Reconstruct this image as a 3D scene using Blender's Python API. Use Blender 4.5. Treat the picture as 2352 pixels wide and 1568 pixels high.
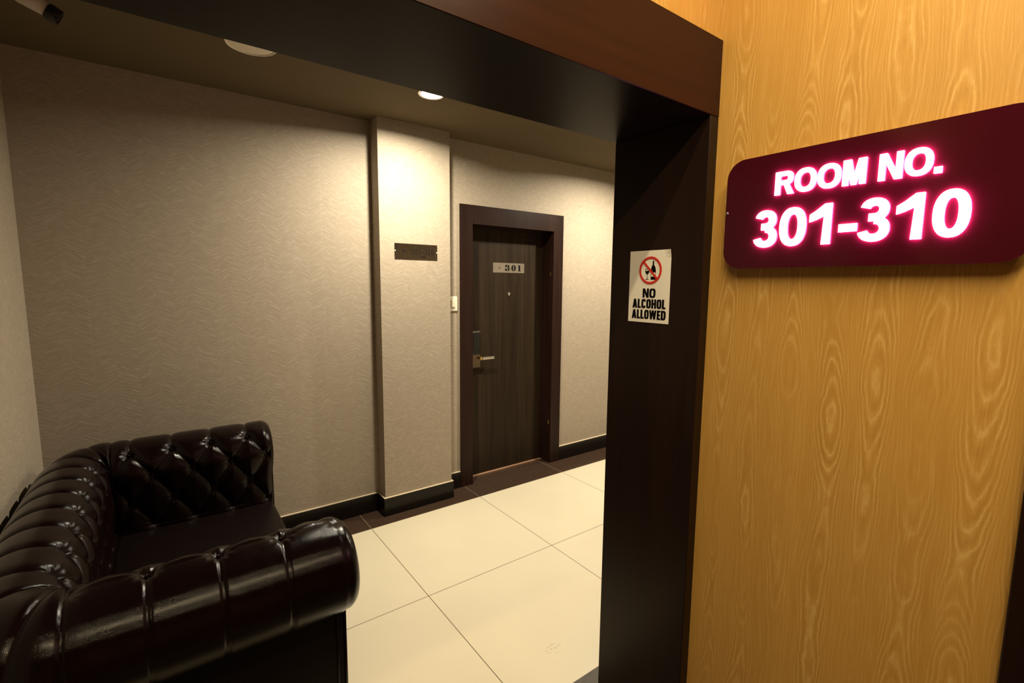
import bpy, bmesh, math, random
from mathutils import Vector, Matrix
from math import sin, cos, pi, radians, sqrt, exp
random.seed(7)
for o in list(bpy.data.objects): bpy.data.objects.remove(o, do_unlink=True)
SC = bpy.context.scene
COL = SC.collection

# ---------------------------------------------------------------- camera
W_PX, H_PX = 2352, 1568
F_PX, YAW, PITCH, ROLL, CX, CY = 1100.08, -0.6333, -0.1174, 0.0095, 1180.99, 782.17
fwd = Vector((-sin(YAW)*cos(PITCH), cos(YAW)*cos(PITCH), sin(PITCH)))
rgt = Vector((cos(YAW), sin(YAW), 0)); up = rgt.cross(fwd)
r2 = rgt*cos(ROLL)+up*sin(ROLL); u2 = -rgt*sin(ROLL)+up*cos(ROLL)
cam = bpy.data.cameras.new('camera'); camo = bpy.data.objects.new('camera', cam); COL.objects.link(camo)
camo.matrix_world = Matrix(((r2.x, u2.x, -fwd.x, 0), (r2.y, u2.y, -fwd.y, 0), (r2.z, u2.z, -fwd.z, 1.5), (0, 0, 0, 1)))
cam.sensor_fit = 'HORIZONTAL'; cam.sensor_width = 36; cam.lens = 36*F_PX/W_PX
cam.shift_x = -(CX-W_PX/2)/W_PX; cam.shift_y = (CY-H_PX/2)/W_PX
cam.clip_start = 0.02; cam.clip_end = 60
SC.camera = camo
# ---------------------------------------------------------------- world, exposure
SC.view_settings.view_transform = 'Standard'; SC.view_settings.look = 'None'
SC.view_settings.exposure = 0.0; SC.view_settings.gamma = 1; SC.view_settings.use_curve_mapping = False
wd = bpy.data.worlds.new('world'); SC.world = wd; wd.use_nodes = True
wd.node_tree.nodes['Background'].inputs[0].default_value = (0.02, 0.016, 0.012, 1)
wd.node_tree.nodes['Background'].inputs[1].default_value = 0.3
# lamp strengths (each lamp's light is made by its own builder below)
P_DOWN = 46.0      # corridor downlight over the pilaster
P_DOWN2 = 52.0     # corridor downlights further right
P_STRIP = 13.5     # long ceiling light in the lobby
C_DOWN = (1.0, 0.905, 0.70)
C_STRIP = (1.0, 0.79, 0.46)

# room dimensions (metres)
XL, YB, ZC = -0.4876, 2.9815, 2.475
PX0, PX1, PY = 1.0849, 1.5671, 2.8651
DX0, DX1, DZ = 1.7054, 2.6655, 2.0514
IX0, IX1, IZ = 1.8056, 2.5646, 1.9215
YD = 3.10
YBORD, TILE, TX0, YTH = 2.7567, 0.7821, 0.951, 1.1937
YF, YK, XJ, XW, ZL, ZT, YU = 0.6734, 0.9639, 1.0563, 1.0898, 1.8964, 2.0673, 0.6843
YE = 0.105
ZC2 = 2.62
XR = 6.4
SEAM = 2.9815+.25

# ---------------------------------------------------------------- node helper
class NT:
    def __init__(s, name):
        s.m = bpy.data.materials.new(name); s.m.use_nodes = True
        s.t = s.m.node_tree; s.b = s.t.nodes['Principled BSDF']
    def n(s, typ, **kw):
        nd = s.t.nodes.new(typ)
        for k, v in kw.items(): setattr(nd, k, v)
        return nd
    def link(s, a, b): s.t.links.new(a, b)
    def put(s, sock, v):
        if isinstance(v, bpy.types.NodeSocket): s.link(v, sock)
        elif v is not None: sock.default_value = v
    def math(s, op, a, b=None, c=None):
        nd = s.n('ShaderNodeMath', operation=op)
        for i, v in enumerate((a, b, c)):
            if v is not None: s.put(nd.inputs[i], v)
        return nd.outputs[0]
    def pos(s):
        tc = s.n('ShaderNodeNewGeometry'); sp = s.n('ShaderNodeSeparateXYZ')
        s.link(tc.outputs['Position'], sp.inputs[0]); return sp.outputs
    def xyz(s, x, y, z):
        nd = s.n('ShaderNodeCombineXYZ')
        for i, v in enumerate((x, y, z)): s.put(nd.inputs[i], v)
        return nd.outputs[0]
    def noise(s, vec, scale=1, detail=2, rough=.5, dist=0):
        nd = s.n('ShaderNodeTexNoise'); s.put(nd.inputs['Vector'], vec)
        nd.inputs['Scale'].default_value = scale; nd.inputs['Detail'].default_value = detail
        nd.inputs['Roughness'].default_value = rough; nd.inputs['Distortion'].default_value = dist
        return nd.outputs[0]
    def ramp(s, v, stops, interp='LINEAR'):
        nd = s.n('ShaderNodeValToRGB'); nd.color_ramp.interpolation = interp
        el = nd.color_ramp.elements
        while len(el) < len(stops): el.new(0.5)
        for e, (p, c) in zip(el, stops):
            e.position = p; e.color = (c[0], c[1], c[2], 1) if isinstance(c, (tuple, list)) else (c, c, c, 1)
        s.put(nd.inputs[0], v); return nd.outputs[0]
    def mix(s, f, a, b):
        nd = s.n('ShaderNodeMix', data_type='RGBA')
        s.put(nd.inputs[0], f)
        for i, v in ((6, a), (7, b)):
            s.put(nd.inputs[i], v if isinstance(v, bpy.types.NodeSocket) else (v[0], v[1], v[2], 1))
        return nd.outputs[2]
    def bump(s, h, strength, dist):
        nd = s.n('ShaderNodeBump'); nd.inputs['Strength'].default_value = strength
        nd.inputs['Distance'].default_value = dist; s.link(h, nd.inputs['Height'])
        s.link(nd.outputs[0], s.b.inputs['Normal'])
    def set(s, **kw):
        names = dict(col='Base Color', rough='Roughness', metal='Metallic', spec='Specular IOR Level', coat='Coat Weight',
                     coatr='Coat Roughness', emc='Emission Color', ems='Emission Strength')
        for k, v in kw.items():
            if isinstance(v, (tuple, list)): v = (v[0], v[1], v[2], 1)
            s.put(s.b.inputs[names[k]], v)
        return s

def plain(name, col, rough=.5, metal=0., spec=.5, amount=.08, scale=60):
    """slightly uneven procedural paint / plastic / metal"""
    s = NT(name); x, y, z = s.pos()
    n = s.noise(s.xyz(x, y, z), scale, 3)
    c = s.mix(n, [v*(1-amount) for v in col], [min(1, v*(1+amount)) for v in col])
    s.set(col=c, rough=rough, metal=metal, spec=spec)
    return s.m

M = {}
# wallpaper: columns of slanted brushed strokes, mirrored from column to column
def wallpaper():
    s = NT('herringbone_wallpaper'); x, y, z = s.pos()
    u = s.math('ADD', x, y); w = 0.082
    wob = s.math('MULTIPLY', s.math('SUBTRACT', s.noise(s.xyz(u, 0.0, z), 9, 2), 0.5), 0.030)
    u = s.math('ADD', u, wob)
    k = s.math('FLOOR', s.math('DIVIDE', u, w)); pp = s.math('PINGPONG', u, w)
    c, sn = cos(radians(27)), sin(radians(27))
    a = s.math('ADD', s.math('MULTIPLY', pp, c), s.math('MULTIPLY', z, -sn))
    b = s.math('ADD', s.math('MULTIPLY', pp, sn), s.math('MULTIPLY', z, c))
    v1 = s.xyz(s.math('MULTIPLY', a, 20.0), s.math('MULTIPLY', b, 185.0), s.math('MULTIPLY', k, 5.7))
    n1 = s.noise(v1, 1, 3.0, .6, .45)
    fine = s.noise(s.xyz(x, y, z), 420, 2)
    blot = s.noise(s.xyz(u, 0.0, z), 5, 3)
    line = s.ramp(n1, [(.38, 0.0), (.53, .35), (.68, 1.0)])
    col = s.mix(line, (.298, .246, .186), (.392, .330, .256))
    col = s.mix(s.math('MULTIPLY', blot, .22), col, (.30, .24, .18))
    seam = s.math('LESS_THAN', s.math('PINGPONG', s.math('SUBTRACT', s.math('ADD', x, y), SEAM), .265), .0012)
    col = s.mix(s.math('MULTIPLY', seam, .22), col, (.46, .39, .31))
    s.set(col=col, rough=.62, spec=.25)
    h = s.math('ADD', line, s.math('MULTIPLY', fine, .35))
    s.bump(h, .5, .00075)
    return s.m
M['paper'] = wallpaper()

# pale oak laminate: contour lines of a noise stretched along the grain
def oak():
    s = NT('oak_laminate'); x, y, z = s.pos()
    u = s.math('ADD', x, y)
    # cathedral figure: nested arches and ovals in upright columns, straight fine grain between them
    cw = .076
    wr = s.noise(s.xyz(s.math('MULTIPLY', u, 5), 9.1, s.math('MULTIPLY', z, 2.6)), 1, 2)
    uw = s.math('ADD', u, s.math('MULTIPLY', s.math('SUBTRACT', wr, .5), .055))
    q = s.math('DIVIDE', uw, cw); k = s.math('FLOOR', q)
    t_ = s.math('MULTIPLY', s.math('SUBTRACT', s.math('FRACT', q), .5), 2.0); at = s.math('ABSOLUTE', t_)
    n1 = s.noise(s.xyz(s.math('MULTIPLY', k, 7.37), 2.2, s.math('MULTIPLY', z, 2.5)), 1, 1.4, .45)
    jag = s.noise(s.xyz(s.math('MULTIPLY', u, 75), 1.3, s.math('MULTIPLY', z, 34)), 1, 3, .6)
    lop = s.noise(s.xyz(s.math('MULTIPLY', u, 20), 4.3, s.math('MULTIPLY', z, 6)), 1, 1)
    p = s.math('MULTIPLY', s.math('MULTIPLY', at, at), 5.0)
    p = s.math('ADD', p, s.math('MULTIPLY', n1, 17.0))
    p = s.math('ADD', p, s.math('MULTIPLY', jag, .75))
    p = s.math('ADD', p, s.math('MULTIPLY', lop, 2.2))
    sn = s.math('SINE', s.math('MULTIPLY', p, 6.2832))
    ln = s.ramp(s.math('MULTIPLY_ADD', sn, .5, .5), [(.55, 0.0), (.86, .35), (.98, 1.0)])
    dk = s.ramp(s.math('MULTIPLY_ADD', sn, -.5, .5), [(.60, 0.), (1., 1.)])
    edge = s.ramp(at, [(.55, 1.0), (.93, 0.0)])
    patch = s.ramp(s.noise(s.xyz(s.math('MULTIPLY', k, 3.7), 7.7, s.math('MULTIPLY', z, 2.6)), 1, 2), [(.40, .10), (.62, 1.0)])
    brk = s.ramp(s.noise(s.xyz(s.math('MULTIPLY', u, 160), 5.5, s.math('MULTIPLY', z, 22)), 1, 3), [(.35, .35), (.60, 1.0)])
    w_ = s.math('MULTIPLY', s.math('MULTIPLY', edge, patch), brk)
    fine = s.noise(s.xyz(s.math('MULTIPLY', uw, 430), 0.0, s.math('MULTIPLY', z, 8)), 1, 3, .6)
    flr = s.ramp(fine, [(.48, 0.0), (.72, 1.0)]); fdk = s.ramp(fine, [(.28, 1.0), (.44, 0.0)])
    base = s.mix(s.noise(s.xyz(s.math('MULTIPLY', u, 26), 0.4, s.math('MULTIPLY', z, 1.0)), 1, 2), (.47, .255, .052), (.57, .325, .078))
    c = s.mix(s.math('MULTIPLY', fdk, .30), base, (.37, .18, .032))
    c = s.mix(s.math('MULTIPLY', flr, .38), c, (.72, .47, .17))
    c = s.mix(s.math('MULTIPLY', s.math('MULTIPLY', dk, w_), .34), c, (.36, .175, .030))
    c = s.mix(s.math('MULTIPLY', s.math('MULTIPLY', ln, w_), .46), c, (.80, .57, .23))
    s.set(col=c, rough=.42, spec=.4)
    s.bump(s.math('ADD', s.math('MULTIPLY', ln, .5), flr), .25, .0006)
    return s.m
M['oak'] = oak()

# dark wenge-like veneer, grain along the axis given
def dark_wood(name, ax, c0, c1, rough, streak=1.0, spec=.22):
    s = NT(name); x, y, z = s.pos(); P = [x, y, z]
    v = [s.math('MULTIPLY', P[i], 1.6 if i == ax else 38) for i in range(3)]
    n = s.noise(s.xyz(*v), 1, 4, .6, .4)
    v2 = [s.math('MULTIPLY', P[i], .7 if i == ax else 9) for i in range(3)]
    n2 = s.noise(s.xyz(*v2), 1, 2)
    f = s.math('ADD', s.math('MULTIPLY', n, .55*streak), s.math('MULTIPLY', n2, .5))
    s.set(col=s.ramp(f, [(.30, c0), (.72, c1)]), rough=rough, spec=spec)
    s.bump(n, .08, .0004)
    return s.m
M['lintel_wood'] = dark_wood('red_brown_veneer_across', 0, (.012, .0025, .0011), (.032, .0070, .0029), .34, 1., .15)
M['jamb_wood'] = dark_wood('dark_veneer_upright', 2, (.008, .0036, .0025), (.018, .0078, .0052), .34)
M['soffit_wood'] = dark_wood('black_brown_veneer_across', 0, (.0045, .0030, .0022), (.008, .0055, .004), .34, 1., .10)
M['frame_wood'] = dark_wood('door_frame_veneer', 2, (.011, .0048, .0034), (.025, .0105, .0074), .38, 1., .12)
M['leaf_wood'] = dark_wood('door_leaf_veneer', 2, (.010, .0062, .0038), (.030, .019, .0105), .48, 1.2, .10)

def leather():
    s = NT('oxblood_leather'); x, y, z = s.pos(); v = s.xyz(x, y, z)
    n = s.noise(v, 14, 3); crk = s.noise(v, 380, 4, .65)
    vo = s.n('ShaderNodeTexVoronoi', feature='DISTANCE_TO_EDGE'); s.link(v, vo.inputs['Vector']); vo.inputs['Scale'].default_value = 520
    s.set(col=s.mix(n, (.0026, .0012, .0011), (.0072, .0024, .0022)), spec=.19,
          rough=s.ramp(s.noise(v, 30, 4), [(.3, .10), (.7, .19)]))
    h = s.math('ADD', s.math('MULTIPLY', crk, .7), s.math('MULTIPLY', s.ramp(vo.outputs[0], [(0., 0.), (.12, 1.)]), .35))
    s.bump(h, .18, .0010)
    return s.m
M['leather'] = leather()
M['leather_seat'] = plain('matt_dark_leather', (.0048, .0024, .0021), .40, 0, .12, .2, 40)

def tiles(name, ca, cb, grout, rough, mottle, joints_y):
    s = NT(name); x, y, z = s.pos()
    def joint(v, v0):
        f = s.math('PINGPONG', s.math('SUBTRACT', v, v0), TILE/2)
        return s.math('LESS_THAN', f, .0017)
    j = joint(x, TX0)
    if joints_y: j = s.math('MAXIMUM', j, joint(y, YBORD))
    n = s.noise(s.xyz(x, y, z), mottle, 4, .6)
    soil = s.ramp(s.noise(s.xyz(x, y, z), 1.7, 2), [(.45, 0.), (.7, 1.)])
    c = s.mix(n, ca, cb)
    c = s.mix(s.math('MULTIPLY', soil, .10), c, [v*.72 for v in ca])
    c = s.mix(j, c, grout)
    if joints_y:   # a few grey scuffs on one tile
        sx = s.math('DIVIDE', s.math('SUBTRACT', x, 1.222), .040); sy = s.math('DIVIDE', s.math('SUBTRACT', y, 1.365), .030)
        r_ = s.math('ADD', s.math('MULTIPLY', sx, sx), s.math('MULTIPLY', sy, sy))
        m_ = s.math('MULTIPLY', s.math('LESS_THAN', r_, 1.0), s.math('GREATER_THAN', s.noise(s.xyz(x, y, z), 110, 2), .60))
        c = s.mix(s.math('MULTIPLY', m_, .45), c, (.20, .16, .11))
    s.set(col=c, rough=s.math('MULTIPLY_ADD', j, .5, rough), spec=.45 if joints_y else .25)
    s.bump(s.math('SUBTRACT', 1.0, j), .3, .0008)
    return s.m
M['tile'] = tiles('cream_porcelain_tile', (.54, .475, .35), (.58, .515, .385), (.085, .060, .030), .26, 3, True)
M['granite_border'] = tiles('dark_brown_granite', (.020, .011, .007), (.060, .036, .024), (.16, .11, .07), .22, 55, False)
M['granite_threshold'] = tiles('grey_granite_threshold', (.035, .029, .021), (.10, .085, .064), (.02, .02, .02), .55, 38, False)
M['skirting'] = plain('black_granite_skirting', (.008, .0055, .0045), .22, 0, .2, .4, 60)
M['caulk'] = plain('cream_caulk_line', (.60, .50, .35), .6)
M['ceiling'] = plain('beige_ceiling_paint', (.118, .088, .050), .8, 0, .2, .05, 8)
M['lobby_ceiling'] = plain('cream_lobby_ceiling', (.30, .24, .17), .8, 0, .2, .05, 8)
M['steel'] = plain('brushed_steel', (.62, .60, .56), .24, 1, .5, .12, 300)
M['steel_dark'] = plain('mirror_bronze_steel', (.20, .16, .12), .16, 1, .5, .25, 45)
M['chrome'] = plain('polished_chrome', (.75, .73, .70), .10, 1)
M['black'] = plain('black_plastic', (.006, .006, .006), .28)
M['ink'] = plain('black_print', (.004, .0035, .004), .7, 0, .08)
M['plate_ink'] = plain('faded_dark_print', (.010, .007, .005), .7, 0, .1)
M['red'] = plain('red_print', (.62, .030, .018), .5)
M['paper_white'] = plain('white_vinyl', (.90, .88, .84), .5, 0, .4, .03, 30)
M['white_plastic'] = plain('ivory_plastic', (.66, .62, .50), .35, 0, .5, .04)
M['white_body'] = plain('white_camera_housing', (.60, .53, .47), .35, 0, .5, .05)
M['white_disc'] = plain('opal_lamp_cover', (.78, .72, .62), .45, 0, .4, .04)
M['brass'] = plain('brass', (.70, .50, .22), .25, 1)
M['maroon'] = plain('maroon_acrylic', (.046, .0036, .0095), .12, 0, .28, .08, 20)
M['maroon_edge'] = plain('clear_acrylic_edge', (.36, .26, .22), .3)
M['wood_light_edge'] = plain('worn_edge_band', (.30, .16, .09), .5)

def emis(name, col, st):
    s = NT(name); s.set(col=(0, 0, 0), emc=col, ems=st); return s.m
M['lamp_face'] = emis('downlight_glow', (1, .92, .74), 30)
M['strip_face'] = emis('strip_light_diffuser', C_STRIP, 3.0)
M['letter'] = emis('backlit_letter_face', (1.0, .90, .97), 2.6)
M['letter_side'] = emis('backlit_letter_halo', (1.0, .20, .60), 75.0)

# ---------------------------------------------------------------- object helpers
def tag(o, label, cat, group=None):
    o['label'] = label; o['category'] = cat
    if group: o['group'] = group
    return o
def empty(name, loc):
    o = bpy.data.objects.new(name, None); o.location = loc; o.empty_display_size = .05; COL.objects.link(o); return o
def mesh_obj(name, bm, mats, parent=None, smooth=False, origin=None):
    """link bm (world coordinates) as one mesh; parents are unrotated so local = world - origin"""
    me = bpy.data.meshes.new(name)
    bmesh.ops.recalc_face_normals(bm, faces=bm.faces)
    o = bpy.data.objects.new(name, me); COL.objects.link(o)
    org = Vector(origin) if origin else Vector((0, 0, 0))
    po = Vector((0, 0, 0)); p = parent
    while p is not None: po += p.location; p = p.parent
    if parent is not None and origin is None: org = po.copy()
    bm.transform(Matrix.Translation(-org)); bm.to_mesh(me); bm.free()
    for m in (mats if isinstance(mats, (list, tuple)) else [mats]): me.materials.append(m)
    o.location = org-po
    if parent is not None: o.parent = parent
    if smooth:
        for p in me.polygons: p.use_smooth = True
    return o
def box(bm, a, b, bev=0., mat=0, seg=2):
    r = bmesh.ops.create_cube(bm, size=1); vs = r['verts']
    for v in vs: v.co = Vector([(a[i]+b[i])/2+v.co[i]*(b[i]-a[i]) for i in range(3)])
    fs = set(f for v in vs for f in v.link_faces)
    for f in fs: f.material_index = mat
    if bev:
        es = list(set(e for v in vs for e in v.link_edges))
        bmesh.ops.bevel(bm, geom=es, offset=bev, segments=seg, affect='EDGES', profile=.5, material=mat)
def mbox(name, a, b, mat, parent=None, bev=0., seg=2, smooth=False):
    bm = bmesh.new(); box(bm, a, b, bev, seg=seg); return mesh_obj(name, bm, mat, parent, smooth)
def lathe(bm, prof, origin, axis, n=40, mat=0):
    """prof: list of (r, h) revolved around axis through origin"""
    ax = Vector(axis).normalized(); t = Vector((0, 0, 1)) if abs(ax.z) < .9 else Vector((1, 0, 0))
    e1 = ax.cross(t).normalized(); e2 = ax.cross(e1); O = Vector(origin); rings = []
    for r, h in prof:
        if r < 1e-6: rings.append([bm.verts.new(O+ax*h)])
        else: rings.append([bm.verts.new(O+ax*h+(e1*cos(2*pi*i/n)+e2*sin(2*pi*i/n))*r) for i in range(n)])
    for A, B in zip(rings, rings[1:]):
        for i in range(n):
            j = (i+1) % n
            vs = [A[0], B[i], B[j]] if len(A) == 1 else ([A[i], A[j], B[0]] if len(B) == 1 else [A[i], A[j], B[j], B[i]])
            bm.faces.new(vs).material_index = mat
def tube(bm, pts, r, n=10, mat=0):
    pts = [Vector(p) for p in pts]; rings = []
    for i, p in enumerate(pts):
        d = (pts[min(i+1, len(pts)-1)]-pts[max(i-1, 0)]).normalized()
        t = Vector((0, 0, 1)) if abs(d.z) < .9 else Vector((1, 0, 0))
        e1 = d.cross(t).normalized(); e2 = d.cross(e1)
        rings.append([bm.verts.new(p+(e1*cos(2*pi*k/n)+e2*sin(2*pi*k/n))*r) for k in range(n)])
    for A, B in zip(rings, rings[1:]):
        for k in range(n): bm.faces.new([A[k], A[(k+1) % n], B[(k+1) % n], B[k]]).material_index = mat
    bm.faces.new(rings[0]); bm.faces.new(rings[-1])
def struct(o):
    o['kind'] = 'structure'; return o
def smooth_by_angle(o, ang=35):
    for p in o.data.polygons: p.use_smooth = True
    o.data.set_sharp_from_angle(angle=radians(ang))

# flat art in a plane: origin O, right R, up U; normal N = R x U
class Art:
    def __init__(s, O, R, U, depth=.0005, lift=0.):
        s.O = Vector(O); s.R = Vector(R); s.U = Vector(U); s.N = s.R.cross(s.U)
        s.bm = bmesh.new(); s.d = depth; s.lift = lift; s.k = 0
    def P(s, x, y, h): return s.O+s.R*x+s.U*y+s.N*h
    def span(s):
        s.k += 1; e = 2.2e-5*(s.k % 6)
        return s.lift-e*.5, s.lift+s.d+e
    def poly(s, pts):
        lo, hi = s.span()
        a = [s.bm.verts.new(s.P(x, y, lo)) for x, y in pts]; b = [s.bm.verts.new(s.P(x, y, hi)) for x, y in pts]
        f = s.bm.faces.new(b); f.material_index = 0
        g = s.bm.faces.new(list(reversed(a))); g.material_index = 1
        n = len(pts)
        for i in range(n):
            q = s.bm.faces.new([a[i], a[(i+1) % n], b[(i+1) % n], b[i]]); q.material_index = 1
    def ring(s, cx, cy, rx, ry, tx, ty, a0=0., a1=360., e=2., n=48):
        """band between two superellipses, from angle a0 to a1 (degrees)"""
        def pt(rx, ry, a):
            c, q = cos(a), sin(a); k = 2./e
            return cx+rx*math.copysign(abs(c)**k, c), cy+ry*math.copysign(abs(q)**k, q)
        full = abs(a1-a0) >= 359.9
        A = [radians(a0+(a1-a0)*i/n) for i in range(n+1)]
        out = [pt(rx, ry, a) for a in A]; inn = [pt(rx-tx, ry-ty, a) for a in A]
        lo, hi = s.span(); V = s.bm.verts.new
        m = n if full else n+1
        L = [[V(s.P(*p, h)) for p in pts[:m]] for pts, h in ((out, hi), (inn, hi), (inn, lo), (out, lo))]
        for i in range(n):
            j = (i+1) % m if full else i+1
            for q in range(4):
                A_, B_ = L[q], L[(q+1) % 4]
                s.bm.faces.new([A_[i], A_[j], B_[j], B_[i]]).material_index = 0 if q == 0 else 1
        if not full:
            for i in (0, n): s.bm.faces.new([L[q][i] for q in range(4)]).material_index = 1
    def rect(s, x0, y0, x1, y1): s.poly([(x0, y0), (x1, y0), (x1, y1), (x0, y1)])
    def done(s, name, mats, parent):
        return mesh_obj(name, s.bm, mats, parent)

def glyph(A, ch, x, y, h, w, tx, ty, e=2.3):
    """heavy sans capital / digit: box w x h at (x, y); tx, ty stem thicknesses"""
    def poly(p): A.poly([(x+a*w, y+b*h) for a, b in p])
    def ring(cx, cy, rx, ry, a0, a1, ee=e, n=40): A.ring(x+cx*w, y+cy*h, rx*w, ry*h, tx, ty, a0, a1, ee, n)
    s, t = tx/w, ty/h
    if ch == '0' or ch == 'O': ring(.5, .5, .5, .5, 0, 360)
    elif ch == 'C': ring(.5, .5, .5, .5, 22, 338)
    elif ch == 'N':
        poly([(0, 0), (s, 0), (s, 1), (0, 1)]); poly([(1-s, 0), (1, 0), (1, 1), (1-s, 1)])
        poly([(s*.2, 1), (s*1.15, 1), (1-s*.2, 0), (1-s*1.15, 0)])
    elif ch == 'M':
        poly([(0, 0), (s, 0), (s, 1), (0, 1)]); poly([(1-s, 0), (1, 0), (1, 1), (1-s, 1)])
        q = s*.42
        poly([(s*.3, 1), (s*1.3, 1), (.5+q, 0), (.5-q, 0)]); poly([(1-s*.3, 1), (1-s*1.3, 1), (.5-q, 0), (.5+q, 0)])
    elif ch == 'R':
        poly([(0, 0), (s, 0), (s, 1), (0, 1)])
        yb = .42; cy = (1+yb)/2
        poly([(s*.9, 1-t), (.62, 1-t), (.62, 1), (s*.9, 1)]); poly([(s*.9, yb), (.62, yb), (.62, yb+t), (s*.9, yb+t)])
        A.ring(x+.60*w, y+cy*h, .36*w, (1-yb)/2*h, tx, ty, -90, 90, 2.3, 24)
        poly([(.42, yb+t*.6), (.42+s*1.05, yb+t*.4), (1.02, 0), (1.02-s*1.18, 0)])
    elif ch == 'D':
        poly([(0, 0), (s, 0), (s, 1), (0, 1)])
        poly([(s*.9, 1-t), (.5, 1-t), (.5, 1), (s*.9, 1)]); poly([(s*.9, 0), (.5, 0), (.5, t), (s*.9, t)])
        A.ring(x+.48*w, y+.5*h, .52*w, .5*h, tx, ty, -90, 90, 3.2, 24)
    elif ch == 'A':
        q = s*1.0
        poly([(0, 0), (q, 0), (.5+q*.42, 1), (.5-q*.55, 1)]); poly([(1, 0), (1-q, 0), (.5-q*.42, 1), (.5+q*.55, 1)])
        poly([(.25, .17), (.75, .17), (.70, .17+t), (.30, .17+t)])
    elif ch == 'L':
        poly([(0, 0), (s, 0), (s, 1), (0, 1)]); poly([(s*.9, 0), (1, 0), (1, t), (s*.9, t)])
    elif ch == 'E':
        poly([(0, 0), (s, 0), (s, 1), (0, 1)])
        for b, l in ((0, 1), (.5-t/2, .9), (1-t, 1)): poly([(s*.9, b), (l, b), (l, b+t), (s*.9, b+t)])
    elif ch == 'H':
        poly([(0, 0), (s, 0), (s, 1), (0, 1)]); poly([(1-s, 0), (1, 0), (1, 1), (1-s, 1)])
        poly([(s*.9, .5-t*.55), (1-s*.9, .5-t*.55), (1-s*.9, .5+t*.55), (s*.9, .5+t*.55)])
    elif ch == 'W':
        q = s*.92
        for a, b in ((0, .27), (.5, .27), (.5, .73), (1, .73)):
            o = q/2 if a == 0 else (-q/2 if a == 1 else 0)
            poly([(a-q/2+o, 1), (a+q/2+o, 1), (b+q/2, 0), (b-q/2, 0)])
    elif ch == '3':
        A.ring(x+.49*w, y+.735*h, .45*w, .265*h, tx*.98, ty, -88, 165, 2.2, 36)
        A.ring(x+.49*w, y+.290*h, .50*w, .290*h, tx, ty, -168, 88, 2.2, 36)
        poly([(.32, .47), (.52, .47), (.52, .47+t), (.32, .47+t)])
    elif ch == '1':
        poly([(1-s, 0), (1, 0), (1, 1), (1-s*.80, 1)])
        poly([(1-s*.80, 1), (1-s*.55, .73), (.30, .62), (0.0, .575), (0.0, .755), (.28, .84)])
    elif ch == '-': poly([(0, .27), (1, .27), (1, .27+t*1.05), (0, .27+t*1.05)])
    elif ch == '.': poly([(0, 0), (1, 0), (1, .24), (0, .24)])

def serif(A, ch, x, y, h, w, tx, ty):
    def poly(p): A.poly([(x+a*w, y+b*h) for a, b in p])
    if ch == '0': A.ring(x+.5*w, y+.5*h, .5*w, .5*h, tx, ty, 0, 360, 2., 40)
    elif ch == '1':
        s = tx/w; t = ty/h
        poly([(.5-s/2, t*.8), (.5+s/2, t*.8), (.5+s/2, 1), (.5-s/2, .97)])
        poly([(.08, 0), (.92, 0), (.92, t), (.08, t)]); poly([(.08, .86), (.5-s*.4, .86), (.5, 1), (.5-s*.4, .98), (.08, .92)])
    elif ch == '3':
        A.ring(x+.42*w, y+.745*h, .46*w, .255*h, tx*.9, ty, -90, 150, 2., 30)
        A.ring(x+.42*w, y+.275*h, .54*w, .275*h, tx, ty, -155, 90, 2., 30)
        for cx, cy in ((.15, .80), (.13, .22)): A.ring(x+cx*w, y+cy*h, tx*.55, tx*.55, tx*.5, tx*.5, 0, 360, 2., 16)
    elif ch == '-': poly([(.1, .30), (.9, .30), (.9, .30+ty*2.2/h), (.1, .30+ty*2.2/h)])

# ================================================================ SETTING
def two_mat_walls():
    # corridor back wall with the door opening left free
    bm = bmesh.new()
    T = .14
    box(bm, (XL-.1, YB, 0), (DX0+.03, YB+T, ZC)); box(bm, (DX0+.03, YB, DZ-.03), (DX1-.03, YB+T, ZC)); box(bm, (DX1-.03, YB, 0), (XR, YB+T, ZC))
    box(bm, (DX0-.05, YB+T+.02, 0), (DX1+.05, YB+T+.05, DZ+.1))
    struct(mesh_obj('wall_back', bm, M['paper']))
    struct(mbox('wall_pilaster', (PX0, PY, 0), (PX1, YB+.01, ZC), M['paper']))
    struct(mbox('wall_left', (XL-.12, YK-.06, 0), (XL, YB, ZC), M['paper']))
    struct(mbox('wall_right', (XR, YK, 0), (XR+.12, YB+.14, ZC), M['paper']))
    # wall that carries the portal (corridor side, right of the jamb)
    struct(mbox('wall_front', (XW, YU+.004, 0), (XR, YK, ZC2), M['paper']))
    # lobby side
    struct(mbox('wall_lobby_right', (XW, YE-.02, 0), (XW+.15, YU+.004, ZC2), M['oak']))
    bm = bmesh.new(); box(bm, (-2.6, YU, ZT-.02), (XW, YK-.01, ZC2))
    struct(mesh_obj('wall_lobby_above', bm, M['oak']))
    struct(mbox('wall_lobby_left', (-2.6, YU, 0), (XL-.04, YK-.06, ZT-.02), M['oak']))
    struct(mbox('wall_lobby_side', (-2.72, -2.6, 0), (-2.6, YK-.06, ZC2), M['oak']))
    struct(mbox('wall_lobby_rear', (-2.6, -2.72, 0), (XW+.15, -2.6, ZC2), M['oak']))
    struct(mbox('wall_lobby_entry', (XW, -2.6, 0), (XW+.15, -1.02, ZC2), M['oak']))
two_mat_walls()
struct(mbox('ceiling_corridor', (XL-.12, YK-.01, ZC), (XR+.12, YB+.14, ZC+.1), M['ceiling']))
struct(mbox('ceiling_lobby', (-2.72, -2.72, ZC2), (XW+.15, YK, ZC2+.1), M['lobby_ceiling']))
bm = bmesh.new()
box(bm, (XL-.12, YTH, -.06), (XR+.1, YBORD, 0), mat=0)
box(bm, (XL-.12, YBORD, -.06), (XR+.1, YB+.2, 0), mat=1)
box(bm, (XL-.12, YF-.05, -.06), (XR+.1, YTH, 0), mat=2)
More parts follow.
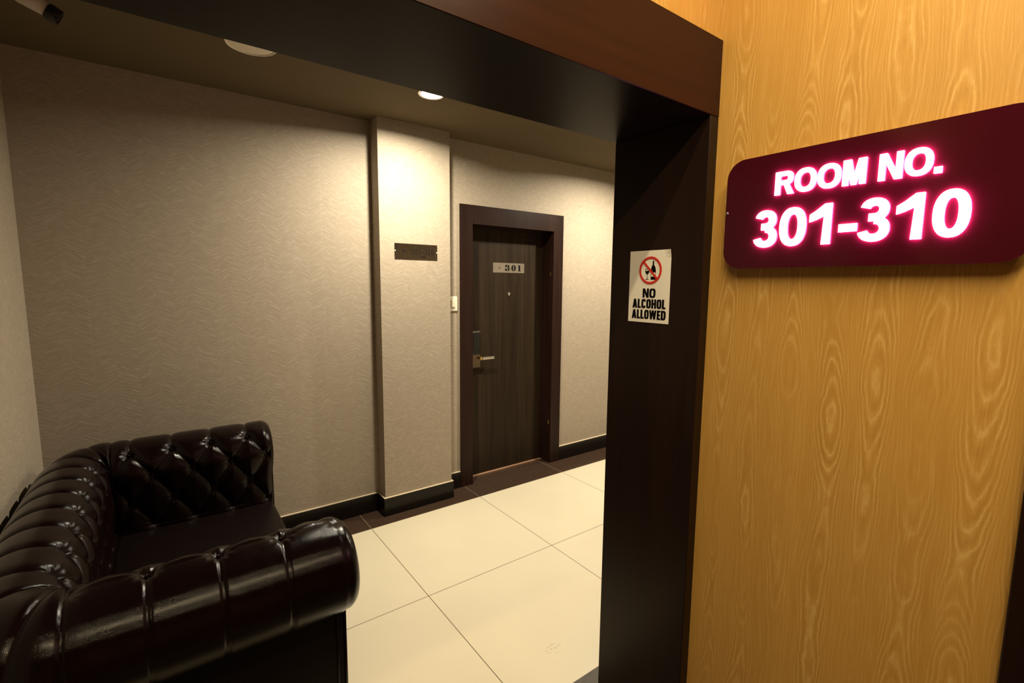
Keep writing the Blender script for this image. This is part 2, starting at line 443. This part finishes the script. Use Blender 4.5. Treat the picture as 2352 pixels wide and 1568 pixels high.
box(bm, (-2.7, -2.7, -.06), (XW+.15, YF-.05, 0), mat=1)
struct(mesh_obj('floor', bm, [M['tile'], M['granite_border'], M['granite_threshold']]))

# skirting with the cream line on top
def skirt(name, segs, h=.1235, t=.012):
    bm = bmesh.new()
    for a, b in segs:
        box(bm, (a[0], a[1], 0), (b[0], b[1], h-.004), .001, 0, 1); box(bm, (a[0]+.001, a[1]+.001, h-.004), (b[0]-.001, b[1]+.002, h), 0, 1)
    struct(mesh_obj(name, bm, [M['skirting'], M['caulk']]))
t = .012
skirt('baseboard_back', [((XL, YB-t), (PX0-t, YB)), ((PX1+t, YB-t), (DX0-.002, YB)), ((DX1+.002, YB-t), (XR, YB))])
skirt('baseboard_pilaster', [((PX0-t, PY-t), (PX1+t, PY)), ((PX0-t, PY), (PX0, YB)), ((PX1, PY), (PX1+t, YB))])
skirt('baseboard_left', [((XL, YK), (XL+t, YB-t))])
skirt('baseboard_front', [((XW+.01, YK), (XR, YK+t))])

# portal: lintel and jamb
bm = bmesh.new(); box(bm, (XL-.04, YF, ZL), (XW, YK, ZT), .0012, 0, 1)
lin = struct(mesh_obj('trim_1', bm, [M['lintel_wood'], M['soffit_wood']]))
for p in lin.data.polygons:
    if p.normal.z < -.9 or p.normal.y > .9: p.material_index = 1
bm = bmesh.new(); box(bm, (XJ, YF+.0008, 0), (XW+.0005, YK+.002, ZL), .0015, 0, 1)
struct(mesh_obj('trim_2', bm, M['jamb_wood']))
bm = bmesh.new(); box(bm, (XL-.04, YF, 0), (XL-.004, YK+.002, ZL), .0015, 0, 1)
struct(mesh_obj('trim_3', bm, M['jamb_wood']))

# ---------------------------------------------------------------- door 301
def door_301():
    D = empty('door_1', ((DX0+DX1)/2, YB, 0)); D['kind'] = 'structure'
    yf = YB-.014
    bm = bmesh.new()
    o_ = [(DX0, 0), (DX0, DZ), (DX1, DZ), (DX1, 0)]; i_ = [(IX0, 0), (IX0, IZ), (IX1, IZ), (IX1, 0)]
    V = {(k, q, y): bm.verts.new((p[0], y, p[1])) for k, L_ in ((0, o_), (1, i_)) for q, p in enumerate(L_) for y in (yf, YB+.11)}
    y2 = YB+.11
    for q in range(3):
        for y in (yf, y2): bm.faces.new([V[0, q, y], V[0, q+1, y], V[1, q+1, y], V[1, q, y]])
        for k in (0, 1): bm.faces.new([V[k, q, yf], V[k, q+1, yf], V[k, q+1, y2], V[k, q, y2]])
    for q in (0, 3): bm.faces.new([V[0, q, yf], V[1, q, yf], V[1, q, y2], V[0, q, y2]])
    mesh_obj('door_frame', bm, M['frame_wood'], D)
    bm = bmesh.new()
    box(bm, (IX0-.001, YD-.018, 0), (IX0+.012, YD+.02, IZ)); box(bm, (IX1-.012, YD-.018, 0), (IX1+.001, YD+.02, IZ)); box(bm, (IX0, YD-.018, IZ-.014), (IX1, YD+.02, IZ+.001))
    mesh_obj('door_stop', bm, M['frame_wood'], D)
    mbox('door_leaf', (IX0+.001, YD, .008), (IX1-.001, YD+.038, IZ-.002), M['leaf_wood'], D, .001, 1)
    mbox('threshold', (IX0, YD-.022, 0), (IX1, YD-.004, .010), M['wood_light_edge'], D, .001, 1)
    # number plate 301
    x0, x1, z0, z1 = 2.066, 2.368, 1.588, 1.664
    pl = mbox('number_plate', (x0, YD-.0025, z0), (x1, YD, z1), M['steel'], D, .0006, 1)
    A = Art((x0, YD-.0026, z0), (1, 0, 0), (0, 0, 1), .0006)
    W, H = x1-x0, z1-z0
    for ch, px, w in (('3', .385, .145), ('0', .575, .145), ('1', .775, .125)):
        serif(A, ch, px*W, .19*H, .62*H, w*W, .055*W, .05*H)
    A.done('lettering', [M['ink'], M['ink']], pl)
    A = Art((x0, YD-.0026, z0), (1, 0, 0), (0, 0, 1), .0004)
    for px, py, r in ((.20, .47, .018), (.145, .47, .008), (.255, .47, .008), (.20, .62, .009)):
        A.ring(px*W, py*H, r*W, r*W, r*W*.9, r*W*.9, 0, 360, 2, 16)
    A.done('crest', [M['steel_dark'], M['steel_dark']], pl)
    for px in (.055, .95):
        bm = bmesh.new(); lathe(bm, [(0, .0022), (.0028, .0016), (.0036, 0)], (x0+px*W, YD-.0025, z0+H*.48), (0, -1, 0), 16)
        mesh_obj('screw', bm, M['chrome'], pl, True)
    # peephole
    bm = bmesh.new(); lathe(bm, [(0, .004), (.0065, .003), (.0075, .0075), (.0125, .0065), (.0145, .0)], (2.219, YD, 1.424), (0, -1, 0), 32)
    mesh_obj('peephole', bm, M['chrome'], D, True)
    # electronic lock
    lk = mbox('door_lock', (1.866, YD-.026, .86), (1.934, YD, 1.150), M['black'], D, .006, 3)
    mbox('lock_cap', (1.868, YD-.030, 1.136), (1.932, YD-.024, 1.142), M['chrome'], lk, .001, 1)
    mbox('card_reader', (1.872, YD-.0285, 1.00), (1.928, YD-.0255, 1.12), M['black'], lk, .001, 1)
    mbox('lower_plate', (1.864, YD-.029, .868), (1.936, YD-.024, .965), M['steel_dark'], lk, .001, 1)
    bm = bmesh.new()
    lathe(bm, [(0, .030), (.012, .030), (.014, .026), (.014, 0)], (1.928, YD-.027, .937), (0, -1, 0), 24)
    hd = mesh_obj('handle', bm, M['brass'], D); smooth_by_angle(hd)
    bm = bmesh.new()
    box(bm, (1.938, YD-.060, .927), (2.045, YD-.046, .948), .003, 0, 2)
    mesh_obj('lever', bm, M['chrome'], hd)
    # hinge showing as a brass fleck on the right reveal
    for z in (1.585, .35):
        bm = bmesh.new(); box(bm, (IX1-.004, YB+.010, z-.016), (IX1+.0005, YB+.022, z+.016), .001, 0, 1)
        mesh_obj('hinge', bm, M['brass'], D)
door_301()

# lobby door in dark wood at the right edge of the view
D2 = empty('door_2', (XW, YE-.56, 0)); D2['kind'] = 'structure'
bm = bmesh.new()
box(bm, (XW-.028, YE-.10, 0), (XW+.08, YE, 2.15), .002, 0, 1); box(bm, (XW-.028, -1.06, 0), (XW+.08, -.96, 2.15), .002, 0, 1)
box(bm, (XW-.028, -.96, 2.05), (XW+.08, YE-.10, 2.15), .002, 0, 1)
mesh_obj('door_frame', bm, M['jamb_wood'], D2)
mbox('door_leaf', (XW+.02, -.96, 0), (XW+.06, YE-.10, 2.05), M['leaf_wood'], D2)
struct(mbox('wall_lobby_over_door', (XW, -1.06, 2.13), (XW+.15, YE-.0, ZC2), M['oak']))

# ================================================================ LAMPS
def downlight(x, y, r, lit, label, group=None, power=0, spot=150):
    D = empty('recessed_downlight', (x, y, ZC))
    tag(D, label, 'ceiling light', group)
    bm = bmesh.new()
    lathe(bm, [(r-.006, -.002), (r-.002, -.0045), (r+.004, -.004), (r+.008, 0)] if lit else [(r-.004, 0), (r-.002, -.006), (r+.002, -.006), (r+.004, 0)], (x, y, ZC), (0, 0, 1), 64)
    mesh_obj('trim_ring', bm, M['steel'] if lit else M['white_disc'], D, True)
    bm = bmesh.new()
    lathe(bm, [(0, -.0055 if not lit else -.0035), (r*.8, -.0045 if not lit else -.003), (r-.003, -.001)], (x, y, ZC), (0, 0, 1), 64)
    mesh_obj('lamp_face' if lit else 'opal_cover', bm, M['lamp_face'] if lit else M['white_disc'], D, True)
    if lit:
        L = bpy.data.lights.new('downlight_beam', 'AREA'); L.energy = power; L.color = C_DOWN
        L.shape = 'DISK'; L.size = .09; L.spread = radians(167)
        lo = bpy.data.objects.new('downlight_beam', L); COL.objects.link(lo); lo.parent = D; lo.location = (0, 0, -.012)
    return D
downlight(1.195, 2.375, .062, True, 'lit recessed downlight in the corridor ceiling above the pilaster', None, P_DOWN, 146)
downlight(.362, 2.352, .093, False, 'unlit round white ceiling light half hidden by the lintel')
downlight(2.98, 2.30, .062, True, 'lit recessed downlight in the corridor ceiling right of the door, hidden by the jamb', None, P_DOWN2, 152)
downlight(4.70, 2.30, .062, True, 'lit recessed downlight at the far right end of the corridor', None, P_DOWN2, 152)

# long ceiling lights of the lobby
def strip_light(sy, power, label):
    T = empty('linear_ceiling_light', (.25, sy, ZC2))
    tag(T, label, 'ceiling light')
    sx0, sx1 = -.55, .92
    mbox('housing', (sx0-.02, sy-.035, ZC2-.03), (sx1+.02, sy+.035, ZC2), M['white_disc'], T, .004, 2)
    mbox('diffuser', (sx0, sy-.022, ZC2-.036), (sx1, sy+.022, ZC2-.028), M['strip_face'], T, .002, 1)
    L = bpy.data.lights.new('strip_light', 'AREA'); L.shape = 'RECTANGLE'; L.size = sx1-sx0; L.size_y = .022; L.energy = power; L.color = C_STRIP
    lo = bpy.data.objects.new('strip_light', L); COL.objects.link(lo); lo.parent = T; lo.location = ((sx0+sx1)/2-.25, 0, -.040)
strip_light(.32, P_STRIP, 'long warm linear light on the lobby ceiling just before the lintel')
strip_light(-.16, P_STRIP*2.2, 'long warm linear light on the lobby ceiling further back from the lintel')

# ================================================================ ROOM SIGN (backlit letters)
def room_sign():
    xs = 1.0618; y_l, y_r = .626, .128; z0, z1 = 1.540, 1.779; th = .006
    S = empty('illuminated_room_sign', (XW, (y_l+y_r)/2, z0))
    tag(S, 'maroon acrylic room sign with glowing white numbers 301-310 on the oak wall', 'sign')
    W, H = y_l-y_r, z1-z0
    def outline(w, h, r, x0=0, y0=0, n=10):
        p = []
        for cx, cy, a in ((w-r, h-r, 0), (r, h-r, 90), (r, r, 180), (w-r, r, 270)):
            for i in range(n+1):
                t = radians(a+90*i/n); p.append((x0+cx+r*cos(t), y0+cy+r*sin(t)))
        return p
    A = Art((xs, y_l, z0), (0, -1, 0), (0, 0, 1), th, -th)
    A.poly(outline(W, H, .040))
    A.done('face_panel', [M['maroon'], M['maroon_edge']], S)
    # return box behind the face, inset
    A = Art((xs, y_l, z0), (0, -1, 0), (0, 0, 1), XW-xs-th, -(XW-xs)); A.poly(outline(W-.02, H-.02, .034, .01, .01))
    A.done('back_box', [M['maroon_edge'], M['maroon_edge']], S)
    # letters floating just above the face
    A = Art((xs, y_l, z0), (0, -1, 0), (0, 0, 1), .0024, .0016)
    hz = .0468; bz = .1512
    for ch, x, w in (('R', .1095, .0365), ('O', .1480, .0405), ('O', .1905, .0410), ('M', .2345, .0375), ('N', .2915, .0350), ('O', .3290, .0390)):
        glyph(A, ch, x, bz, hz, w, .0098, .0092)
    A.rect(.3700, bz, .3805, bz+.0105)
    A.done('lettering', [M['letter'], M['letter_side']], S)
    A = Art((xs, y_l, z0), (0, -1, 0), (0, 0, 1), .0024, .0016)
    hz = .0785; bz = .0440
    for ch, x, w in (('3', .0705, .0485), ('0', .1245, .0510), ('1', .1820, .0390), ('-', .2350, .0300), ('3', .2670, .0490), ('1', .3240, .0380), ('0', .3745, .0480)):
        glyph(A, ch, x, bz, hz, w, .0150, .0140)
    A.done('numbers', [M['letter'], M['letter_side']], S)
    for y, z in ((y_l-.004, 1.666), (y_r+.006, 1.666)):
        bm = bmesh.new(); lathe(bm, [(0, .004), (.0025, .0035), (.0035, 0)], (xs, y, z), (-1, 0, 0), 16)
        mesh_obj('screw', bm, M['chrome'], S, True)
room_sign()

# ================================================================ STICKER on the jamb
def sticker():
    xj = XJ; y_l, z0 = .896, 1.4005; W, H = .133, .192
    S = empty('no_alcohol_notice', (xj, y_l-W/2, z0))
    tag(S, 'white NO ALCOHOL ALLOWED sticker with red prohibition ring on the dark jamb', 'sticker')
    bm = bmesh.new(); nx, nz = 14, 18; G = []
    for lift in (.0004, .0011):
        g = []
        for j in range(nz+1):
            g.append([])
            for i in range(nx+1):
                a, b = i/nx, j/nz
                dx = max(0, (a-.88))*max(0, (b-.90))*.35
                g[-1].append(bm.verts.new((xj-lift-dx, y_l-a*W, z0+b*H)))
        G.append(g)
    for g in G:
        for j in range(nz):
            for i in range(nx): bm.faces.new([g[j][i], g[j][i+1], g[j+1][i+1], g[j+1][i]])
    rim = [(0, i) for i in range(nx)]+[(j, nx) for j in range(nz)]+[(nz, i) for i in range(nx, 0, -1)]+[(j, 0) for j in range(nz, 0, -1)]
    for p, q in zip(rim, rim[1:]+rim[:1]): bm.faces.new([G[0][p[0]][p[1]], G[0][q[0]][q[1]], G[1][q[0]][q[1]], G[1][p[0]][p[1]]])
    mesh_obj('sheet', bm, M['paper_white'], S)
    def art(lift=.0): return Art((xj-.00145-lift, y_l, z0), (0, -1, 0), (0, 0, 1), .0003)
    cx, cy, R = .0700, .1395, .0365
    A = art()   # bottle
    A.poly([(cx+a, cy+b) for a, b in ((.002, -.0245), (.0175, -.0245), (.0175, -.008), (.0175, 0), (.0155, .008), (.0110, .0145), (.0110, .0245), (.0066, .0245), (.0066, .0145), (.0028, .008), (.002, 0))])
    A.done('bottle_icon', [M['ink'], M['ink']], S)
    A = art(.0003); A.rect(cx+.0035, cy-.0165, cx+.0165, cy-.006); A.done('bottle_label', [M['paper_white'], M['paper_white']], S)
    A = art()   # wine glass
    A.rect(cx-.0105, cy-.0225, cx-.0093, cy-.008)
    A.rect(cx-.0150, cy-.0240, cx-.0048, cy-.0225)
    A.poly([(cx-.0165, cy-.001), (cx-.0152, cy-.0065), (cx-.0120, cy-.0100), (cx-.0078, cy-.0100), (cx-.0046, cy-.0065), (cx-.0033, cy-.001)])
    for a, b in ((-.0170, -.0160), (-.0038, -.0028)): A.rect(cx+a, cy-.002, cx+b, cy+.004)
    A.rect(cx-.0170, cy+.0032, cx-.0028, cy+.0042)
    A.done('glass_icon', [M['ink'], M['ink']], S)
    A = art(.0006); A.ring(cx, cy, R, R, .0062, .0062, 0, 360, 2, 72)
    k = R-.004; q = .0030; c = .70710678
    A.poly([(cx-k*c+q*c, cy+k*c+q*c), (cx-k*c-q*c, cy+k*c-q*c), (cx+k*c-q*c, cy-k*c-q*c), (cx+k*c+q*c, cy-k*c+q*c)])
    A.done('prohibition_ring', [M['red'], M['red']], S)
    # words: N O / A L C O H O L / A L L O W E D in tall condensed capitals
    A = art()
    for word, zb, x0, x1 in (('NO', .0670, .0475, .0895), ('ALCOHOL', .0385, .0145, .1225), ('ALLOWED', .0095, .0130, .1245)):
        rel = {'N': 1., 'O': .98, 'A': 1.02, 'L': .72, 'C': .96, 'H': 1., 'W': 1.50, 'E': .74, 'D': .98}
        ws = [rel[c] for c in word]; gap = .10; tot = sum(ws)+gap*(len(word)-1); un = (x1-x0)/tot; x = x0
        for ch, r in zip(word, ws):
            glyph(A, ch, x, zb, .0245, r*un, min(.0064, .40*un), .0046, 3.6); x += (r+gap)*un
    A.done('lettering', [M['ink'], M['ink']], S)
sticker()

# ================================================================ DIRECTION PLATE on the pilaster
def direction_plate():
    x0, x1, z0, z1 = 1.178, 1.471, 1.649, 1.7465
    P = empty('direction_plate', ((x0+x1)/2, PY, z0))
    tag(P, 'dark polished metal plate reading 301-310 with arrow on the pilaster', 'sign')
    mbox('plate', (x0, PY-.003, z0), (x1, PY, z1), M['steel_dark'], P, .0006, 1)
    W, H = x1-x0, z1-z0
    A = Art((x0, PY-.0031, z0), (1, 0, 0), (0, 0, 1), .0006)
    x = .375
    for ch in '301-310':
        w = .070 if ch != '-' else .050
        serif(A, ch, x*W, .31*H, .40*H, w*W, .020*W, .03*H); x += w+.012
    A.done('lettering', [M['plate_ink'], M['plate_ink']], P)
    A = Art((x0, PY-.0031, z0), (1, 0, 0), (0, 0, 1), .0006)
    A.rect(.56*W, .165*H, .68*W, .195*H); A.poly([(.66*W, .12*H), (.73*W, .18*H), (.66*W, .24*H)])
    A.done('arrow', [M['ink'], M['ink']], P)
    A = Art((x0, PY-.0031, z0), (1, 0, 0), (0, 0, 1), .0005)
    A.poly([(.14*W, .60*H), (.17*W, .50*H), (.20*W, .42*H), (.23*W, .52*H), (.27*W, .60*H), (.23*W, .58*H), (.20*W, .66*H), (.17*W, .58*H)])
    A.done('crest', [M['plate_ink'], M['plate_ink']], P)
    for px, pz in ((.014, .53), (.986, .50)):
        bm = bmesh.new(); lathe(bm, [(0, .003), (.0025, .0025), (.0042, 0)], (x0+px*W, PY-.003, z0+pz*H), (0, -1, 0), 16)
        mesh_obj('screw', bm, M['white_disc'], P, True)
direction_plate()

# ================================================================ LIGHT SWITCH
S = empty('light_switch', (1.641, YB, 1.31))
tag(S, 'ivory light switch on the wall between the pilaster and the door frame', 'light switch')
mbox('switch_plate', (1.590, YB-.011, 1.306), (1.682, YB, 1.412), M['white_plastic'], S, .008, 3)
mbox('rocker', (1.630, YB-.0165, 1.330), (1.660, YB-.009, 1.388), M['white_plastic'], S, .003, 2)
mbox('indicator', (1.634, YB-.0172, 1.3335), (1.656, YB-.0155, 1.339), M['maroon_edge'], S)

# ================================================================ CCTV CAMERA
def cctv():
    tip = Vector((-.210, 2.149, 2.317)); ax = Vector((.87, .12, -.46)).normalized(); back = tip-ax*.20
    K = empty('security_camera', (back.x, back.y, ZC))
    tag(K, 'white bullet security camera with black lens end under the corridor ceiling', 'security camera')
    bm = bmesh.new(); lathe(bm, [(0, 0), (.020, 0), (.027, .006), (.029, .03), (.029, .120), (.0225, .160), (.0205, .176), (.019, .176)], back, ax, 40)
    h = mesh_obj('housing', bm, M['white_body'], K); smooth_by_angle(h)
    bm = bmesh.new(); lathe(bm, [(0, .172), (.020, .172), (.0235, .174), (.0250, .179), (.0250, .203), (.023, .207), (.018, .207), (.016, .201), (0, .199)], back, ax, 40)
    h = mesh_obj('lens_hood', bm, M['black'], K); smooth_by_angle(h)
    bm = bmesh.new(); tube(bm, [back+ax*.04, back+ax*.03+Vector((-.012, 0, .03)), (back.x, back.y, ZC-.012)], .010, 14)
    mesh_obj('mount_arm', bm, M['white_body'], K, True)
    bm = bmesh.new(); lathe(bm, [(0, -.016), (.030, -.014), (.036, 0)], (back.x, back.y, ZC), (0, 0, 1), 32)
    mesh_obj('mount_base', bm, M['white_body'], K, True)
cctv()

# ================================================================ SOFA
def sofa():
    S = empty('chesterfield_sofa', (-.03, 2.09, 0))
    tag(S, 'dark oxblood leather tufted sofa with rolled arms in the corridor corner', 'sofa')
    XI = -.225; YN, YFAR = 1.585, 2.600; XF = .372      # inner faces and start of the rounded front
    R = .140; ZR = .635; RB = .122                      # roll radius on the arms / along the back
    ZS = .33
    PITCH = .1535
    arc_end = radians(-105)
    L1 = ZR-ZS                                          # straight inner face
    def profile(s, r):
        """s in metres measured with r = R; returns outward offset, height, normal"""
        if s <= L1: return 0., ZS+s, -1., 0.
        a = pi-(s-L1)/R
        return r+r*cos(a), ZR+(R*.6+r*.4)*sin(a), cos(a), sin(a)
    S_END = L1+R*(pi-arc_end)
    def relief(s, t, sA, pitch, hi, hi_top, npl=9):
        """height of the tufted surface; buttons at t = k*pitch on row A"""
        rows = [(sA, 0.), (sA-.115, .5), (sA-.23, 0.), (sA-.345, .5)]
        dmin = 1.; db = 1.; ang = 0.
        for s0, off in rows:
            k = round(t/pitch-off); tb = (k+off)*pitch; d = math.hypot(s-s0, t-tb)
            if d < db: db = d; ang = math.atan2(s-s0, t-tb)
        if s > sA:
            k = round(t/pitch); dmin = abs(t-k*pitch); dmin = max(dmin, 0); dmin = min(dmin, 1)
            h = hi_top+(hi-hi_top)*exp(-(s-sA)/.05)
            if hi_top > .006: crease = h*(1-exp(-dmin/.011))
            else:
                # flat tucked seam: a shallow strip with a fine ridge along one side
                dt = t-k*pitch; fade = 1-exp(-(s-sA)/.03)
                crease = hi_top-fade*.0034/(1+exp((abs(dt)-.0065)/.0008))+fade*.0022*exp(-((dt-.0035)/.0011)**2)+(hi-hi_top)*exp(-(s-sA)/.035)*(1-exp(-dmin/.018))*.6
        else:
            for (s0, o0), (s1, o1) in zip(rows, rows[1:]):
                if s1 <= s <= s0+1e-9:
                    f = (s0-s)/(s0-s1)
                    for sg in (-.5, .5):
                        tt = t/pitch-(o0+sg*f); d = abs(tt-round(tt))*pitch*.82
                        dmin = min(dmin, d)
            crease = hi*(1-exp(-dmin/.022))*1.1
        pinch = -.014*exp(-(db/.020)**2)
        pleat = .0016*cos(npl*ang)*exp(-((db-.022)/.014)**2)
        return crease+pinch+pleat
    def grid(name, tl, place, sA, pitch, t_of, hi, hi_top, n_s=200, mit=lambda t: 1.):
        bm = bmesh.new(); rows = []
        for tt in tl:
            row = []
            for i in range(n_s+1):
                s = S_END*i/n_s
                m = mit(tt); row.append(bm.verts.new(place(tt, s, (relief(s, t_of(tt), sA, pitch, hi, hi_top)-hi*.5)*m-.005*(1-m))))
            rows.append(row)
        for A, B in zip(rows, rows[1:]):
            for i in range(n_s): bm.faces.new([A[i], A[i+1], B[i+1], B[i]])
        return bm, rows
    # -------- arms
    def arm(side, sA, hi_top, shift):
        yi = YN if side < 0 else YFAR
        EXT = .052 if side < 0 else .040
        def place(x, s, h):
            d, z, nd, nz = profile(s, R)
            sh = 0.
            if x > XF:
                k = min(1., (x-XF)/EXT); sh = EXT*.80*(1-sqrt(max(0., 1-k*k)))
                h = h*(1-k)
            if x > XF:
                w = min(1., max(0., (s-L1+.14)/.14)); w = w*w*(3-2*w); x = XF+(x-XF)*(.62+.38*w); sh *= .35+.65*w
            if s < L1: h2 = h-sh; return Vector((x, yi+side*(0+nd*h2), z))
            return Vector((x, yi+side*(d+nd*(h-sh)), z+nz*(h-sh)))
        xs = [XI+(XF-XI)*i/240 for i in range(241)]+[XF+EXT*sin(pi/2*i/14) for i in range(1, 15)]
        bm, rows = grid('armrest', xs, place, sA, PITCH, lambda x: x-shift, .014 if side > 0 else .012, hi_top, mit=lambda x: min(1., max(0., (x-XI)/.03))**.5)
        # domed end of the roll, pleated at the rim
        last = rows[-1]; c = Vector((XF+EXT+.004, yi+side*R, ZR)); i0 = int(200*L1/S_END)
        n = len(last)
        prev = last
        for q in (.72, .40):
            cur = []
            for i, v in enumerate(last):
                tgt = c if i >= i0 else Vector((c.x, c.y, v.co.z))
                p = v.co.lerp(tgt, 1-q); p.x = v.co.x+.010*(1-q)+(.0026*sin(i*.55) if q > .5 and i > i0 else 0)
                cur.append(bm.verts.new(p))
            for i in range(n-1): bm.faces.new([prev[i], prev[i+1], cur[i+1], cur[i]])
            prev = cur
        cc = [bm.verts.new((last[i].co.x+.012*min(1, max(0, (i-i0+20)/20)), c.y, c.z if i >= i0 else prev[i].co.z)) for i in range(n)]
        for i in range(n-1): bm.faces.new([prev[i], prev[i+1], cc[i+1], cc[i]])
        bmesh.ops.remove_doubles(bm, verts=bm.verts, dist=1e-5)
        o = mesh_obj('armrest', bm, M['leather'], S, True)
        # front facing panel and outer side panel under the roll
        bm = bmesh.new()
        ya, yb = sorted((yi+side*.008, yi+side*.150))
        box(bm, (XI-.02, ya, .06), (XF+.030, yb, ZR-.05), .006, 0, 2)
        mesh_obj('arm_side_panel', bm, M['leather_seat'], S)
        for xx in (XF+.030, XF+.006):
            bm = bmesh.new(); y = yi+side*.151
            tube(bm, [(xx, y, .065), (xx, y, .3), (xx, y, ZR-.125)], .0042, 10)
            mesh_obj('piping', bm, M['leather'], o, True)
        btns(lambda t, s, h: place(t, s, h), sA, [k*PITCH+shift for k in range(-4, 5)], XI+.02, XF, o, rows_=[(sA, 0.), (sA-.115, .5)], pitch=PITCH)
        return o
    proto = {}
    def btns(place, sA, ts, lo, hi_, parent, rows_, pitch):
        for s0, off in rows_:
            for t0 in ts:
                t = t0+off*pitch
                if not (lo < t < hi_-.01): continue
                p = place(t, s0, -.0135); q = place(t, s0, .0); nrm = (q-p).normalized()
                if 'm' not in proto:
                    bm = bmesh.new(); lathe(bm, [(0, .0060), (.0045, .0052), (.0078, .0022), (.0085, -.001), (.006, -.004)], (0, 0, 0), (0, 0, 1), 20)
                    me = bpy.data.meshes.new('button'); bm.to_mesh(me); bm.free(); me.materials.append(M['leather'])
                    for f in me.polygons: f.use_smooth = True
                    proto['m'] = me
                b = bpy.data.objects.new('button', proto['m']); COL.objects.link(b)
                b.parent = parent
                b.matrix_local = Matrix.Translation(p-S.location)@nrm.to_track_quat('Z', 'Y').to_matrix().to_4x4()
    sA_near = L1+R*radians(88); sA_far = L1+R*radians(48)
    near = arm(-1, sA_near, .0030, -.072)
    far = arm(+1, sA_far, .0100, -.005)
    # -------- back, with rounded corners that fan around the two inner corners
    LB = YFAR-YN; C = pi/2*.17; pitchB = .141
    def place_back(t, s, h):
        """t from 0 (near arm side of the near corner) to LB+2C"""
        if t < C: phi = (1-t/C)*pi/2; base = Vector((XI, YN)); dirv = Vector((-cos(phi), -sin(phi)))
        elif t > C+LB: phi = (t-C-LB)/C*pi/2; base = Vector((XI, YFAR)); dirv = Vector((-cos(phi), sin(phi)))
        else: base = Vector((XI, YN+t-C)); dirv = Vector((-1, 0)); phi = 0.
        r = RB+(R-RB)*(sin(phi)**2)
        d, z, nd, nz = profile(s, r)
        hh = h
        dd = d+nd*hh
        return Vector((base.x+dirv.x*dd, base.y+dirv.y*dd, z+nz*hh))
    n = 420; tl = [(LB+2*C)*i/n for i in range(n+1)]
    sA_b = L1+R*radians(48)
    offB = .4*pitchB
    bm, rows = grid('backrest', tl, place_back, sA_b, pitchB, lambda t: t-offB, .016, .0125, mit=lambda t: min(1., max(0., min(t, LB+2*C-t)/.03))**.5)
    bmesh.ops.remove_doubles(bm, verts=bm.verts, dist=1e-5)
    bk = mesh_obj('backrest', bm, M['leather'], S, True)
    btns(place_back, sA_b, [offB+k*pitchB for k in range(-1, 12)], C*.6, LB+1.4*C, bk, [(sA_b, 0.), (sA_b-.115, .5)], pitchB)
    mbox('back_panel', (XI-.155, YN-.12, .06), (XI-.006, YFAR+.12, ZR-.05), M['leather_seat'], S, .006)
    # -------- seat
    bm = bmesh.new(); box(bm, (XI+.0, YN-.012, .255), (XF+.024, YFAR+.012, .395), .022, 0, 4)
    bmesh.ops.subdivide_edges(bm, edges=[e for e in bm.edges if e.calc_length() > .3], cuts=8, use_grid_fill=True)
    for v in bm.verts:
        if v.co.z > .36:
            a = max(0, 1-abs((v.co.x-.09)/.30)**3)*max(0, 1-abs((v.co.y-2.09)/.5)**3); v.co.z += .012*a
    mesh_obj('seat_cushion', bm, M['leather_seat'], S, True)
    mbox('seat_base', (XI-.0, YN-.01, .06), (XF+.010, YFAR+.01, .262), M['leather_seat'], S, .006)
    for x in (-.33, .34):
        for y in (YN-.10, YFAR+.10):
            bm = bmesh.new(); lathe(bm, [(0, 0), (.020, 0), (.028, .05), (.028, .065), (0, .065)], (x, y, 0), (0, 0, 1), 24)
            mesh_obj('foot', bm, M['jamb_wood'], S)
sofa()
